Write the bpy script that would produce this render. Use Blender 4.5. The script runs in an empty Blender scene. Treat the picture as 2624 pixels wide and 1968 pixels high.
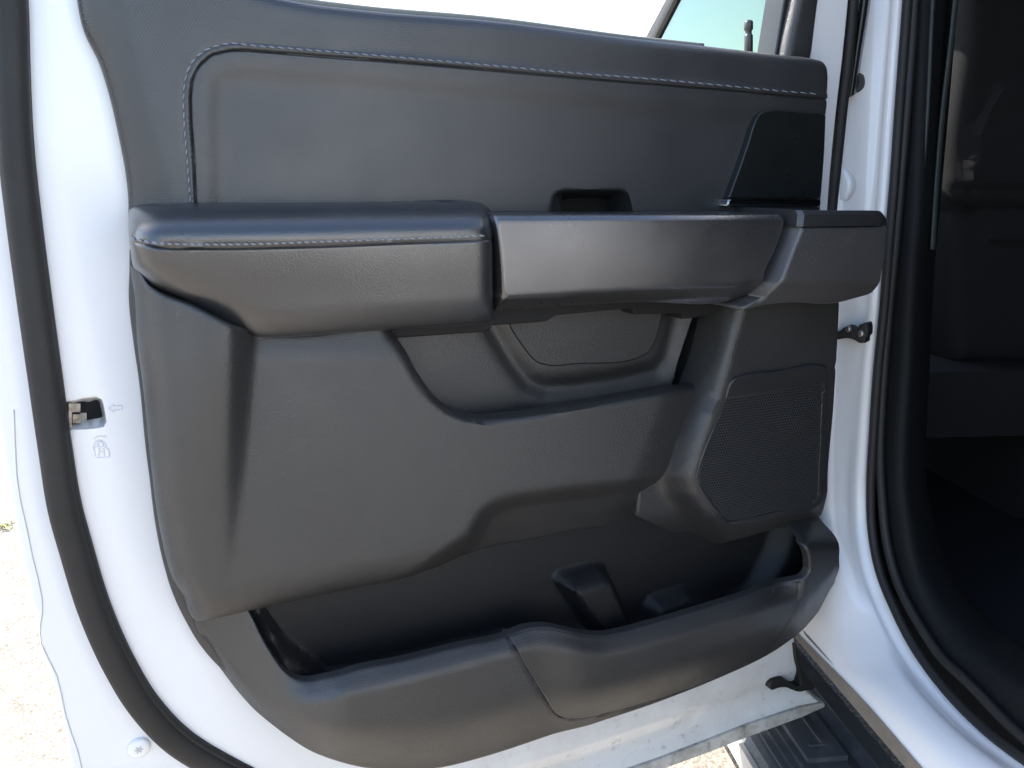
import bpy, math
import numpy as np
from mathutils import Vector, Matrix
from mathutils.geometry import delaunay_2d_cdt

# ------------------------------------------------------------------ camera, light, exposure
scene = bpy.context.scene
FPX, CX, CY, W_PX = 2036.0, 1312.0, 984.0, 2624.0
DIST, EYE = 0.9536, 1.40
_dn = np.array([-152., 8000., FPX]); _dn /= np.linalg.norm(_dn)
_ax = np.array([4388., -435., FPX]); _ax -= _dn * _ax.dot(_dn); _ax /= np.linalg.norm(_ax)
_up = -_dn
_ay = np.cross(_up, _ax)
if _ay[2] < 0: _ay = -_ay
RW = np.array([_ax, _ay, _up])                 # camera (x right, y down, z forward) -> world
CAM = np.array([0., -DIST, EYE])

cd = bpy.data.cameras.new('camera'); co = bpy.data.objects.new('camera', cd)
scene.collection.objects.link(co)
cd.sensor_width = 36.0; cd.lens = FPX / W_PX * 36.0; cd.clip_start = 0.01; cd.clip_end = 6000
m = Matrix.Identity(4)
for r in range(3):
    m[r][0] = RW[r, 0]; m[r][1] = -RW[r, 1]; m[r][2] = -RW[r, 2]; m[r][3] = CAM[r]
co.matrix_world = m
scene.camera = co

SUN = np.array([-0.47, 0.53, 0.74]); SUN /= np.linalg.norm(SUN)      # towards the sun
world = bpy.data.worlds.new('World'); scene.world = world; world.use_nodes = True
nt = world.node_tree; nt.nodes.clear()
wo = nt.nodes.new('ShaderNodeOutputWorld'); bg = nt.nodes.new('ShaderNodeBackground')
sky = nt.nodes.new('ShaderNodeTexSky'); sky.sky_type = 'NISHITA'; sky.sun_disc = False
sky.sun_elevation = math.asin(SUN[2]); sky.sun_rotation = math.atan2(SUN[0], SUN[1])
sky.dust_density = 1.2; sky.air_density = 1.0
bg.inputs['Strength'].default_value = 0.15
nt.links.new(sky.outputs[0], bg.inputs[0]); nt.links.new(bg.outputs[0], wo.inputs[0])
sd = bpy.data.lights.new('sun', 'SUN'); sd.energy = 3.7; sd.angle = math.radians(0.53); sd.color = (1, 0.95, 0.87)
so = bpy.data.objects.new('sun', sd); scene.collection.objects.link(so)
so.rotation_euler = Vector(SUN).to_track_quat('Z', 'Y').to_euler(); so.location = (-6, 4, 8)
vs = scene.view_settings
scene.display_settings.display_device = 'sRGB'
vs.view_transform = 'Standard'; vs.look = 'None'; vs.exposure = 1.73; vs.gamma = 1.0; vs.use_curve_mapping = False
scene.cycles.max_bounces = 8; scene.cycles.transparent_max_bounces = 12

rng = np.random.default_rng(7)

# ------------------------------------------------------------------ frames: a plane in the place with a depth along its normal
class Frame:
    def __init__(s, o, e1, e2, n):
        s.o, s.e1, s.e2, s.n = [np.array(v, float) for v in (o, e1, e2, n)]
    def at(s, p, d):                                    # photo point -> (a, b) on the plane at depth d
        r = RW @ np.array([p[0] - CX, p[1] - CY, FPX])
        k = (s.o + s.n * d - CAM).dot(s.n) / r.dot(s.n)
        q = CAM + r * k - s.o
        return np.array([q.dot(s.e1), q.dot(s.e2)])
    def world(s, ab, d):
        ab = np.atleast_2d(ab); d = np.broadcast_to(d, (len(ab),))
        return s.o + ab[:, :1] * s.e1 + ab[:, 1:2] * s.e2 + d[:, None] * s.n
    def px(s, ab, d):                                   # (a, b, d) -> photo point
        v = (s.world(ab, d) - CAM) @ RW
        return np.stack([CX + FPX * v[:, 0] / v[:, 2], CY + FPX * v[:, 1] / v[:, 2]], 1)

DOOR = Frame((0, 0, EYE), (1, 0, 0), (0, 0, 1), (0, -1, 0))
TF = np.array([0.30877, 0.95114, 0.0]); TF /= np.linalg.norm(TF)     # the truck's forward direction
TI = np.array([TF[1], -TF[0], 0.0])                                    # inboard
HIN = np.array([1.044, 0.02, EYE])
def side(w): return Frame(HIN + TI * w, TF, (0, 0, 1), -TI)
def tw(u, w, z): return HIN + TF * u + TI * w + np.array([0, 0, z])
def on_side(pts, w):                                    # photo points on the plane w metres inboard of the truck's skin
    ws = w if hasattr(w, '__len__') else [w] * len(pts)
    return np.array([side(wi).world(side(wi).at(p, 0), 0)[0] for p, wi in zip(pts, ws)])
def on_door(pts, d):
    ds = d if hasattr(d, '__len__') else [d] * len(pts)
    return np.array([DOOR.world(DOOR.at(p, di), di)[0] for p, di in zip(pts, ds)])

# ------------------------------------------------------------------ small maths
def ss(a, b, x):
    t = np.clip((x - a) / (b - a), 0, 1); return t * t * (3 - 2 * t)
def seg_dist(P, A, B):
    out = np.full(len(P), 1e9)
    for i in range(0, len(P), 4000):
        p = P[i:i + 4000, None]; ab = (B - A)[None]; L = np.maximum((ab ** 2).sum(-1), 1e-18)
        t = np.clip(((p - A[None]) * ab).sum(-1) / L, 0, 1)
        out[i:i + 4000] = np.sqrt((((p - A[None] - t[..., None] * ab)) ** 2).sum(-1)).min(1)
    return out
def line_dist(P, line):
    L = np.array(line, float); return seg_dist(P, L[:-1], L[1:])
def inside(P, poly):
    poly = np.array(poly, float); c = np.zeros(len(P), bool); q = np.roll(poly, -1, 0)
    for a, b in zip(poly, q):
        if a[1] == b[1]: continue
        k = ((a[1] > P[:, 1]) != (b[1] > P[:, 1])) & (P[:, 0] < (b[0] - a[0]) * (P[:, 1] - a[1]) / (b[1] - a[1]) + a[0])
        c ^= k
    return c
def poly_sd(P, poly):                                   # negative inside
    q = np.array(poly, float); d = seg_dist(P, q, np.roll(q, -1, 0))
    return np.where(inside(P, q), -d, d)
def y_on(line, x):
    L = np.array(line, float); return np.interp(x, L[:, 0], L[:, 1])
def x_on(line, y):
    L = np.array(line, float); return np.interp(y, L[:, 1], L[:, 0])
def chaikin(P, closed, n):
    for _ in range(n):
        if closed:
            Q = np.roll(P, -1, 0); P = np.stack([.75 * P + .25 * Q, .25 * P + .75 * Q], 1).reshape(-1, P.shape[1])
        else:
            A, B = P[:-1], P[1:]
            P = np.vstack([P[:1], np.stack([.75 * A + .25 * B, .25 * A + .75 * B], 1).reshape(-1, P.shape[1]), P[-1:]])
    return P
def resample(P, closed=False, step=None, n=None):
    P = np.asarray(P, float); Q = np.vstack([P, P[:1]]) if closed else P
    L = np.concatenate([[0], np.cumsum(np.linalg.norm(np.diff(Q[:, :3], axis=0), axis=1))])
    if n is None: n = max(4, int(round(L[-1] / step)))
    t = np.linspace(0, L[-1], n, endpoint=not closed)
    return np.stack([np.interp(t, L, Q[:, k]) for k in range(P.shape[1])], 1)
def spline(pts, closed, ang=36.0, sub=8):
    """interpolating curve through the points; turns sharper than `ang` degrees stay corners"""
    P = np.array(pts, float); n = len(P)
    if n < 3: return P
    prv = np.roll(P, 1, 0); nxt = np.roll(P, -1, 0)
    a = (P - prv)[:, :2]; b = (nxt - P)[:, :2]
    la = np.linalg.norm(a, axis=1) + 1e-12; lb = np.linalg.norm(b, axis=1) + 1e-12
    if P.shape[1] > 2 and not closed:
        a3 = P - prv; b3 = nxt - P; la = np.linalg.norm(a3, axis=1) + 1e-12; lb = np.linalg.norm(b3, axis=1) + 1e-12
        cosv = (a3 * b3).sum(1) / la / lb
    else: cosv = (a * b).sum(1) / la / lb
    corner = cosv < math.cos(math.radians(ang))
    if not closed: corner[0] = corner[-1] = True
    # tangents (per unit length), weighted so that the short neighbour rules
    T = ((P - prv) / la[:, None] * lb[:, None] + (nxt - P) / lb[:, None] * la[:, None]) / (la + lb)[:, None]
    out = []
    for i in range(n if closed else n - 1):
        j = (i + 1) % n; L = np.linalg.norm((P[j] - P[i])[:3]); ch = (P[j] - P[i])
        m0 = ch if corner[i] else T[i] * L; m1 = ch if corner[j] else T[j] * L
        for t in np.linspace(0, 1, sub, endpoint=False):
            t2, t3 = t * t, t * t * t
            out.append((2 * t3 - 3 * t2 + 1) * P[i] + (t3 - 2 * t2 + t) * m0 + (-2 * t3 + 3 * t2) * P[j] + (t3 - t2) * m1)
    if not closed: out.append(P[-1])
    return np.array(out)
def smooth_line(pts, n=2): return spline(pts, False)

# ------------------------------------------------------------------ objects
ROOT = {}
def tag(o, **k):
    for a, b in k.items(): o[a] = b
    return o
def put(name, verts, faces, mat, parent=None, smooth=True, **props):
    me = bpy.data.meshes.new(name)
    me.from_pydata([tuple(v) for v in verts], [], [tuple(int(i) for i in f) for f in faces])
    me.validate(); me.update()
    if smooth: me.polygons.foreach_set('use_smooth', [True] * len(me.polygons))
    me.materials.append(mat)
    o = bpy.data.objects.new(name, me); scene.collection.objects.link(o)
    if parent is not None:
        o.parent = parent
        top = parent
        while top.parent: top = top.parent
        if parent == top: o.matrix_parent_inverse = Matrix.Translation(-top.location)
    tag(o, **props); return o
def sharpen(o, deg=40):
    me = o.data; import bmesh
    bm = bmesh.new(); bm.from_mesh(me); bmesh.ops.recalc_face_normals(bm, faces=bm.faces)
    for e in bm.edges:
        if len(e.link_faces) == 2 and e.calc_face_angle(0) > math.radians(deg): e.smooth = False
    bm.to_mesh(me); bm.free(); return o
class MB:
    def __init__(s): s.v, s.f = [], []
    def add(s, v, f):
        o = len(s.v); s.v += [tuple(x) for x in v]; s.f += [tuple(i + o for i in q) for q in f]
    def box8(s, c): s.add(c, [(0, 3, 2, 1), (4, 5, 6, 7), (0, 1, 5, 4), (1, 2, 6, 5), (2, 3, 7, 6), (3, 0, 4, 7)])
    def tbox(s, u0, u1, w0, w1, z0, z1):                # a box along the truck's axes
        s.box8([tw(u, w, z) for z in (z0, z1) for u, w in ((u0, w0), (u1, w0), (u1, w1), (u0, w1))])
    def tube(s, P, r, seg=10, flat=1.0, cap=True, flat_dir=None):
        P = np.asarray(P, float); n = len(P); rr = np.broadcast_to(r, (n,))
        T = np.gradient(P, axis=0); T /= np.linalg.norm(T, axis=1)[:, None] + 1e-12
        ref = np.array(flat_dir if flat_dir is not None else (0.03, -1, 0.02), float)
        rings = []
        for i in range(n):
            b = np.cross(T[i], ref); b /= np.linalg.norm(b) + 1e-12; c = np.cross(b, T[i])
            a = np.linspace(0, 2 * np.pi, seg, endpoint=False)
            rings.append(P[i] + rr[i] * (np.cos(a)[:, None] * b + flat * np.sin(a)[:, None] * c))
        V = np.vstack(rings); F = []
        for i in range(n - 1):
            for k in range(seg):
                k2 = (k + 1) % seg; F.append((i * seg + k, i * seg + k2, (i + 1) * seg + k2, (i + 1) * seg + k))
        if cap: F += [tuple(range(seg - 1, -1, -1)), tuple(range((n - 1) * seg, n * seg))]
        s.add(V, F)
    def put(s, name, mat, parent=None, **k): return put(name, s.v, s.f, mat, parent, **k)

def relief(name, outline, hf, mat, parent=None, R=0.006, g=0.006, step=0.004, back=0.0, sm=2, extra=(), frame=DOOR,
           rings=(0.1, 0.3, 0.6, 1.0, 1.5), cap=False, d0=None, edge_scale=None, hd=None, **props):
    """outline: photo points (x, y, depth). hf(px array) -> depth. Rounded edge of radius R, side walls run back to depth `back`."""
    h = hf if callable(hf) else (lambda p: np.full(len(p), float(hf)))
    O = []
    for q in outline:
        d = d0 if d0 is not None else float(h(np.array([q[:2]], float))[0]) - R * 0.5
        ab = frame.at(q, d); O.append((ab[0], ab[1], d))
    O = spline(O, True) if sm else np.array(O)
    if sm > 1:
        O = resample(O, True, .004); O = chaikin(O, True, 2)
    B = resample(O[:, :2], True, step)
    A0, B0 = B, np.roll(B, -1, 0)
    lo, hi = B.min(0), B.max(0)
    nx, ny = int((hi[0] - lo[0]) / g) + 2, int((hi[1] - lo[1]) / g) + 2
    gx, gy = np.meshgrid(lo[0] + g * np.arange(nx), lo[1] + g * np.arange(ny))
    gx = gx + (np.arange(ny)[:, None] % 2) * g * .5
    G = np.stack([gx.ravel(), gy.ravel()], 1)
    nominal = float(np.mean(O[:, 2])) + R * 0.5
    cand = [G]; spec = [np.full(len(G), -1.0)]
    t = np.roll(B, -1, 0) - np.roll(B, 1, 0); t /= np.linalg.norm(t, axis=1)[:, None] + 1e-12
    nrm = np.stack([-t[:, 1], t[:, 0]], 1)
    if not inside(B[:1] + nrm[:1] * 1e-4, B)[0]: nrm = -nrm
    for k in rings:
        cand.append(B + nrm * R * k); spec.append(np.full(len(B), R * k))
    P = np.vstack(cand); spec = np.concatenate(spec)
    inn = inside(P, B); P = P[inn]; spec = spec[inn]
    dist = seg_dist(P, A0, B0)
    top = R * max(rings)
    keep = np.where(spec < 0, dist > top + 0.35 * g, dist > spec * 0.93)
    P = P[keep]
    if extra:
        ex = []
        for line, offs in extra:
            L = np.array([frame.at(q, nominal) for q in smooth_line(line, 2)])
            L = resample(L, False, step)
            tt = np.gradient(L, axis=0); tt /= np.linalg.norm(tt, axis=1)[:, None] + 1e-12
            nn = np.stack([-tt[:, 1], tt[:, 0]], 1)
            w = max(offs) - min(offs)
            dd = seg_dist(P, L[:-1], L[1:]); P = P[dd > max(abs(o) for o in offs) + 0.0008]
            for o in offs: ex.append(L + nn * o)
        E = np.vstack(ex); E = E[inside(E, B)]; E = E[seg_dist(E, A0, B0) > 0.0012]
        P = np.vstack([P, E])
    allp = np.vstack([B, P])
    nb = len(B)
    res = delaunay_2d_cdt([Vector(p) for p in allp], [(i, (i + 1) % nb) for i in range(nb)], [], 1, 1e-7)
    V2 = np.array([(v.x, v.y) for v in res[0]]); T = [tuple(f) for f in res[2]]
    s = seg_dist(V2, A0, B0)
    d = h(frame.px(V2, np.full(len(V2), nominal if hd is None else hd)))
    if hd is None:
        for _ in range(10): d = .5 * d + .5 * h(frame.px(V2, d))
    Rl = R
    if edge_scale is not None: Rl = R * edge_scale(frame.px(V2, d))
    q = np.clip(1 - s / np.maximum(Rl, 1e-6), 0, 1)
    d = d - Rl * (1 - np.sqrt(np.maximum(0, 1 - q * q)))
    V = frame.world(V2, d)
    # keep triangles facing along the frame's normal
    F = []
    for a, b, c in T:
        F.append((a, b, c) if np.dot(np.cross(V[b] - V[a], V[c] - V[a]), frame.n) > 0 else (a, c, b))
    # boundary walls
    cnt = {}
    for f in F:
        for i in range(3): cnt.setdefault((min(f[i], f[i - 1]), max(f[i], f[i - 1])), []).append((f[i - 1], f[i]))
    be = [e[0] for e in cnt.values() if len(e) == 1]
    bv = sorted({i for e in be for i in e}); idx = {v: len(V) + k for k, v in enumerate(bv)}
    pb = frame.px(V2[bv], d[bv])
    bd = back(pb, d[bv]) if callable(back) else np.full(len(bv), float(back))
    bd = np.minimum(bd, d[bv] - 0.0005)
    Wb = frame.world(V2[bv], bd)
    F += [(b, a, idx[a], idx[b]) for a, b in be]
    V = np.vstack([V, Wb])
    if cap:
        off = len(V); V = np.vstack([V, frame.world(V2, (back(frame.px(V2, d), d) if callable(back) else np.full(len(V2), float(back))) - 0.0002)])
        F += [(c + off, b + off, a + off) for a, b, c in T]
    o = put(name, V, F, mat, parent, **props)
    o.data.set_sharp_from_angle(angle=math.radians(50)) if hasattr(o.data, 'set_sharp_from_angle') else None
    return o

def loft(name, curves, mat, parent=None, n=90, sub=3, thick=0.0, **props):
    C = [resample(smooth_line(c, 2), False, n=n) for c in curves]
    C = np.array(C)
    if sub > 1:
        k = len(C); C = np.array([chaikin(C[:, i], False, 2) for i in range(n)]).transpose(1, 0, 2)
    k = len(C); V = C.reshape(-1, 3); F = [(i * n + j, i * n + j + 1, (i + 1) * n + j + 1, (i + 1) * n + j) for i in range(k - 1) for j in range(n - 1)]
    return put(name, V, F, mat, parent, **props)

# ------------------------------------------------------------------ materials
def mat(name, base, rough=0.5, spec=0.5, metal=0.0, coat=0.0, bump=None, vary=0.0, dirt=None):
    mt = bpy.data.materials.new(name); mt.use_nodes = True; n = mt.node_tree; N, L = n.nodes, n.links
    b = N['Principled BSDF']
    b.inputs['Base Color'].default_value = (*base, 1); b.inputs['Roughness'].default_value = rough
    b.inputs['Specular IOR Level'].default_value = spec; b.inputs['Metallic'].default_value = metal
    b.inputs['Coat Weight'].default_value = coat; b.inputs['Coat Roughness'].default_value = 0.08 if name.startswith('white') else 0.32
    tc = N.new('ShaderNodeTexCoord')
    def noise(sc, det=4, rough_=0.6):
        t = N.new('ShaderNodeTexNoise'); t.inputs['Scale'].default_value = sc; t.inputs['Detail'].default_value = det
        t.inputs['Roughness'].default_value = rough_; L.new(tc.outputs['Object'], t.inputs['Vector']); return t.outputs['Fac']
    def ramp(src, a, b_, lo=0.0, hi=1.0):
        r = N.new('ShaderNodeMapRange'); r.inputs[1].default_value = a; r.inputs[2].default_value = b_
        r.inputs[3].default_value = lo; r.inputs[4].default_value = hi; L.new(src, r.inputs[0]); return r.outputs[0]
    col = None
    def mix(fac, c1, c2):
        x = N.new('ShaderNodeMix'); x.data_type = 'RGBA'
        L.new(fac, x.inputs[0])
        for s_, c in ((6, c1), (7, c2)):
            if isinstance(c, tuple): x.inputs[s_].default_value = (*c, 1)
            else: L.new(c, x.inputs[s_])
        return x.outputs[2]
    col = tuple(base)
    if vary:
        col = mix(ramp(noise(7, 5), .3, .7), tuple(c * (1 - vary) for c in base), tuple(c * (1 + vary) for c in base))
        L.new(ramp(noise(11, 4), .3, .7, max(.02, rough - .06), min(1, rough + .06)), b.inputs['Roughness'])
    if dirt:
        for sc, lo, hi, dc, amt, *zr in dirt:
            fac = ramp(noise(sc, 6, .65), lo, hi, 0, amt)
            if zr:                                       # splashed dirt: only near the bottom of the thing
                sx = N.new('ShaderNodeSeparateXYZ'); L.new(tc.outputs['Object'], sx.inputs[0])
                mu = N.new('ShaderNodeMath'); mu.operation = 'MULTIPLY'; L.new(fac, mu.inputs[0]); L.new(ramp(sx.outputs[2], zr[0], zr[1], 1, 0), mu.inputs[1]); fac = mu.outputs[0]
            col = mix(fac, col, dc)
    if not isinstance(col, tuple): L.new(col, b.inputs['Base Color'])
    if bump:
        kind, sc, dist = bump
        if kind == 'grain':
            v = N.new('ShaderNodeTexVoronoi'); v.inputs['Scale'].default_value = sc; L.new(tc.outputs['Object'], v.inputs['Vector']); src = v.outputs['Distance']
        elif kind == 'leather':
            v = N.new('ShaderNodeTexVoronoi'); v.feature = 'SMOOTH_F1'; v.inputs['Scale'].default_value = sc; v.inputs['Smoothness'].default_value = .5
            mp = N.new('ShaderNodeMapping'); mp.inputs['Scale'].default_value = (0.75, 1, 1.15); L.new(tc.outputs['Object'], mp.inputs[0])
            ns = N.new('ShaderNodeTexNoise'); ns.inputs['Scale'].default_value = sc * .35; L.new(mp.outputs[0], ns.inputs['Vector'])
            vm = N.new('ShaderNodeVectorMath'); vm.operation = 'MULTIPLY_ADD'; L.new(ns.outputs['Color'], vm.inputs[0])
            vm.inputs[1].default_value = (.002, .002, .002); L.new(mp.outputs[0], vm.inputs[2]); L.new(vm.outputs[0], v.inputs['Vector']); src = v.outputs['Distance']
        elif kind == 'weave':
            # rows of small pips, offset every other row, in the door's plane
            src = hexdots(N, L, tc.outputs['Object'], sc)
        else:
            src = noise(sc, 3)
        bp = N.new('ShaderNodeBump'); bp.inputs['Strength'].default_value = 1.0; bp.inputs['Distance'].default_value = dist
        L.new(src, bp.inputs['Height']); L.new(bp.outputs[0], b.inputs['Normal'])
    return mt
def hexdots(N, L, vec, pitch):
    """distance to the nearest point of a triangular lattice in the x-z plane, 0 at the point, about 0.5 between"""
    def math_(op, a, b=None):
        n = N.new('ShaderNodeMath'); n.operation = op
        for i, q in enumerate((a, b)):
            if q is None: continue
            if isinstance(q, (int, float)): n.inputs[i].default_value = q
            else: L.new(q, n.inputs[i])
        return n.outputs[0]
    sp = N.new('ShaderNodeSeparateXYZ'); L.new(vec, sp.inputs[0])
    x = math_('DIVIDE', sp.outputs[0], pitch); z = math_('DIVIDE', sp.outputs[2], pitch * math.sqrt(3))
    def cell(ox):
        a = math_('SUBTRACT', math_('FRACT', math_('ADD', x, ox)), .5)
        b = math_('MULTIPLY', math_('SUBTRACT', math_('FRACT', math_('ADD', z, ox)), .5), math.sqrt(3))
        return math_('SQRT', math_('ADD', math_('MULTIPLY', a, a), math_('MULTIPLY', b, b)))
    return math_('MINIMUM', cell(0.0), cell(0.5))

M = {}
M['paint'] = mat('white_paint', (.83, .83, .83), .22, .5, coat=.6)
M['door_paint'] = mat('white_door_paint', (.83, .83, .83), .22, .5, coat=.6, dirt=[(10, .45, .75, (.50, .47, .43), .45, .50, .66), (55, .58, .70, (.34, .31, .28), .6, .46, .60), (140, .70, .74, (.45, .42, .38), .5)])
M['paint_dirty'] = mat('white_paint_dirty', (.78, .78, .78), .35, .5, dirt=[(9, .52, .8, (.42, .39, .35), .55), (45, .6, .75, (.3, .27, .24), .6)])
M['hem'] = mat('dirty_hem', (.62, .60, .57), .5, .4, dirt=[(14, .42, .62, (.30, .27, .23), .8), (70, .55, .7, (.13, .11, .1), .7)])
M['vinyl'] = mat('soft_vinyl', (.032, .034, .037), .42, 1.0, bump=('grain', 420, .0003), vary=.05)
M['weave'] = mat('embossed_vinyl', (.029, .030, .032), .42, .85, bump=('weave', .0032, .0004), vary=.05)
M['leather'] = mat('leather', (.018, .019, .021), .34, 1.0, coat=.6, bump=('grain', 560, .0002), vary=.05)
M['plastic'] = mat('grained_plastic', (.027, .027, .027), .44, .85, bump=('noise', 480, .0008), vary=.10, dirt=[(38, .70, .78, (.13, .13, .13), .5)])
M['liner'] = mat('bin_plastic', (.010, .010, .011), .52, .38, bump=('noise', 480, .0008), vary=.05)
M['rubber_in'] = mat('embossed_plastic', (.027, .026, .025), .44, .8, bump=('weave', .0034, .0006), vary=.06)
M['satin'] = mat('satin_plate', (.16, .16, .165), .30, .5, metal=.85, vary=.04)
M['smooth'] = mat('smooth_plastic', (.024, .025, .027), .4, .7, vary=.08)
M['scuffed'] = mat('scuffed_plastic', (.050, .050, .052), .45, 1.0, bump=('grain', 520, .0004), vary=.1, dirt=[(14, .56, .8, (.12, .12, .12), .5)])
M['gloss'] = mat('black_gloss', (.012, .014, .014), .28, .5, vary=.1)
M['chrome'] = mat('grey_chrome', (.35, .37, .38), .18, .5, metal=1)
M['rubber'] = mat('black_rubber', (.016, .0155, .015), .55, .45, bump=('noise', 900, .0004), vary=.12)
M['flock'] = mat('flocked_strip', (.22, .22, .20), .9, .2, bump=('noise', 1500, .001))
M['thread'] = mat('grey_thread', (.22, .235, .27), .7, .3)
M['thread_dark'] = mat('dark_thread', (.13, .14, .16), .7, .3)
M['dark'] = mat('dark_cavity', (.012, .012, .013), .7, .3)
M['steel'] = mat('worn_steel', (.40, .38, .34), .38, .5, metal=.9, dirt=[(120, .45, .65, (.16, .12, .08), .8)])
M['brass'] = mat('yellowed_plastic', (.35, .30, .20), .5, .4)
M['mark'] = mat('embossed_mark', (.76, .76, .78), .4, .4)
M['sealant'] = mat('sealant_line', (.5, .5, .5), .6, .3)
M['cloth'] = mat('seat_cloth', (.018, .018, .019), .9, .2, bump=('noise', 700, .0006))
M['carpet'] = mat('carpet', (.016, .018, .021), .95, .1, bump=('noise', 900, .002), dirt=[(260, .70, .74, (.12, .12, .12), .6)])
M['trim_dark'] = mat('cab_trim', (.008, .009, .010), .68, .22, bump=('grain', 520, .0004))
M['trim_glint'] = mat('cab_trim_glint', (.028, .034, .033), .5, .4, bump=('grain', 520, .0004))  # paler copy of the cab trim, stands in for edges catching light
M['board'] = mat('step_plastic', (.075, .08, .088), .6, .4, vary=.12, dirt=[(22, .5, .75, (.22, .21, .20), .5)])
M['board_edge'] = mat('pale_edge', (.42, .40, .37), .6, .3, vary=.1)  # pale outer strip of the running board
M['rocker'] = mat('muddy_rocker', (.17, .15, .13), .75, .2, dirt=[(25, .4, .7, (.26, .23, .20), .6)])

def glass_mat():
    mt = bpy.data.materials.new('tinted_glass'); mt.use_nodes = True; N, L = mt.node_tree.nodes, mt.node_tree.links
    N.clear(); out = N.new('ShaderNodeOutputMaterial'); mx = N.new('ShaderNodeMixShader'); tr = N.new('ShaderNodeBsdfTransparent')
    gl = N.new('ShaderNodeBsdfGlossy'); fr = N.new('ShaderNodeFresnel'); fr.inputs[0].default_value = 1.45
    tr.inputs[0].default_value = (.50, .55, .42, 1); gl.inputs['Roughness'].default_value = .02; gl.inputs[0].default_value = (.85, .95, .93, 1)
    L.new(fr.outputs[0], mx.inputs[0]); L.new(tr.outputs[0], mx.inputs[1]); L.new(gl.outputs[0], mx.inputs[2]); L.new(mx.outputs[0], out.inputs[0])
    return mt
M['glass'] = glass_mat()
def grille_mat():
    mt = mat('perforated_grille', (.022, .023, .025), .5, .45); N, L = mt.node_tree.nodes, mt.node_tree.links
    b = N['Principled BSDF']; tc = N.new('ShaderNodeTexCoord'); d = hexdots(N, L, tc.outputs["Object"], .0048)
    r = N.new('ShaderNodeMapRange'); L.new(d, r.inputs[0]); r.inputs[1].default_value = .32; r.inputs[2].default_value = .40
    x = N.new('ShaderNodeMix'); x.data_type = 'RGBA'; L.new(r.outputs[0], x.inputs[0]); x.inputs[6].default_value = (.002, .002, .002, 1); x.inputs[7].default_value = (.050, .052, .055, 1)
    L.new(x.outputs[2], b.inputs['Base Color'])
    bp = N.new('ShaderNodeBump'); bp.inputs['Distance'].default_value = .0014; L.new(r.outputs[0], bp.inputs['Height']); L.new(bp.outputs[0], b.inputs['Normal'])
    return mt
M['grille'] = grille_mat()
def ground_mat(name, stops, sc, bump):
    mt = bpy.data.materials.new(name); mt.use_nodes = True; N, L = mt.node_tree.nodes, mt.node_tree.links; b = N['Principled BSDF']
    tc = N.new('ShaderNodeTexCoord'); v = N.new('ShaderNodeTexVoronoi'); v.inputs['Scale'].default_value = sc; L.new(tc.outputs['Object'], v.inputs['Vector'])
    n = N.new('ShaderNodeTexNoise'); n.inputs['Scale'].default_value = sc * .12; n.inputs['Detail'].default_value = 8; L.new(tc.outputs['Object'], n.inputs['Vector'])
    r = N.new('ShaderNodeValToRGB'); r.color_ramp.interpolation = 'LINEAR'
    while len(r.color_ramp.elements) < len(stops): r.color_ramp.elements.new(.5)
    for e, (p, c) in zip(r.color_ramp.elements, stops): e.position = p; e.color = (*c, 1)
    sp = N.new('ShaderNodeSeparateColor'); L.new(v.outputs['Color'], sp.inputs[0]); L.new(sp.outputs[0], r.inputs[0])
    x = N.new('ShaderNodeMix'); x.data_type = 'RGBA'; x.blend_type = 'MULTIPLY'; x.inputs[0].default_value = .6
    mr = N.new('ShaderNodeMapRange'); L.new(n.outputs[0], mr.inputs[0]); mr.inputs[1].default_value = .3; mr.inputs[2].default_value = .7; mr.inputs[3].default_value = .55; mr.inputs[4].default_value = 1.1
    L.new(r.outputs[0], x.inputs[6]); L.new(mr.outputs[0], x.inputs[7]); L.new(x.outputs[2], b.inputs['Base Color']); b.inputs['Roughness'].default_value = .9
    bp = N.new('ShaderNodeBump'); bp.inputs['Distance'].default_value = bump; L.new(v.outputs['Distance'], bp.inputs['Height']); bp.invert = True; L.new(bp.outputs[0], b.inputs['Normal'])
    return mt
M['asphalt'] = ground_mat('asphalt', [(0, (.03, .03, .03)), (.55, (.06, .058, .055)), (.8, (.10, .085, .07)), (.93, (.13, .06, .045)), (1, (.2, .18, .15))], 130, .004)
M['concrete'] = ground_mat('pale_concrete', [(0, (.20, .165, .13)), (.15, (.27, .23, .185)), (.6, (.32, .28, .235)), (1, (.38, .34, .29))], 160, .0015)

# ------------------------------------------------------------------ ground
S = 400
put('ground', [(-S, -S, 0), (S, -S, 0), (S, S, 0), (-S, S, 0)], [(0, 1, 2, 3)], M['asphalt'], kind='structure', label='dark pebbly asphalt under the truck')
gl = MB(); e = HIN - np.array([0, 0, EYE])
gl.v = [tuple(e + TF * u + TI * w + np.array([0, 0, .004])) for u, w in ((-S, .098), (S, .098), (S, -S), (-S, -S))]; gl.f = [(3, 2, 1, 0)]
gl.put('pavement', M['concrete'], kind='structure', label='pale sunlit concrete apron beside the truck')
# a small green weed on the concrete
wp = Frame((0, 0, .004), (1, 0, 0), (0, 1, 0), (0, 0, 1))
wa = wp.at((12, 1352), 0); wl = MB()
for k in range(26):
    a = rng.uniform(0, 6.28); l = rng.uniform(.01, .035); h = rng.uniform(.005, .02); b0 = np.array([wa[0] + rng.normal(0, .02), wa[1] + rng.normal(0, .02), .004])
    dr = np.array([math.cos(a), math.sin(a), 0]); sd_ = np.array([-dr[1], dr[0], 0]) * .005
    wl.add([b0, b0 + dr * l * .5 + sd_ + (0, 0, h), b0 + dr * l + (0, 0, h * .7), b0 + dr * l * .5 - sd_ + (0, 0, h)], [(0, 1, 2, 3)])
wm = mat('weed_leaf', (.22, .22, .07), .6)
tag(wl.put('weed', wm), label='small yellow green weed growing on the pale concrete', category='weed')

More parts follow.
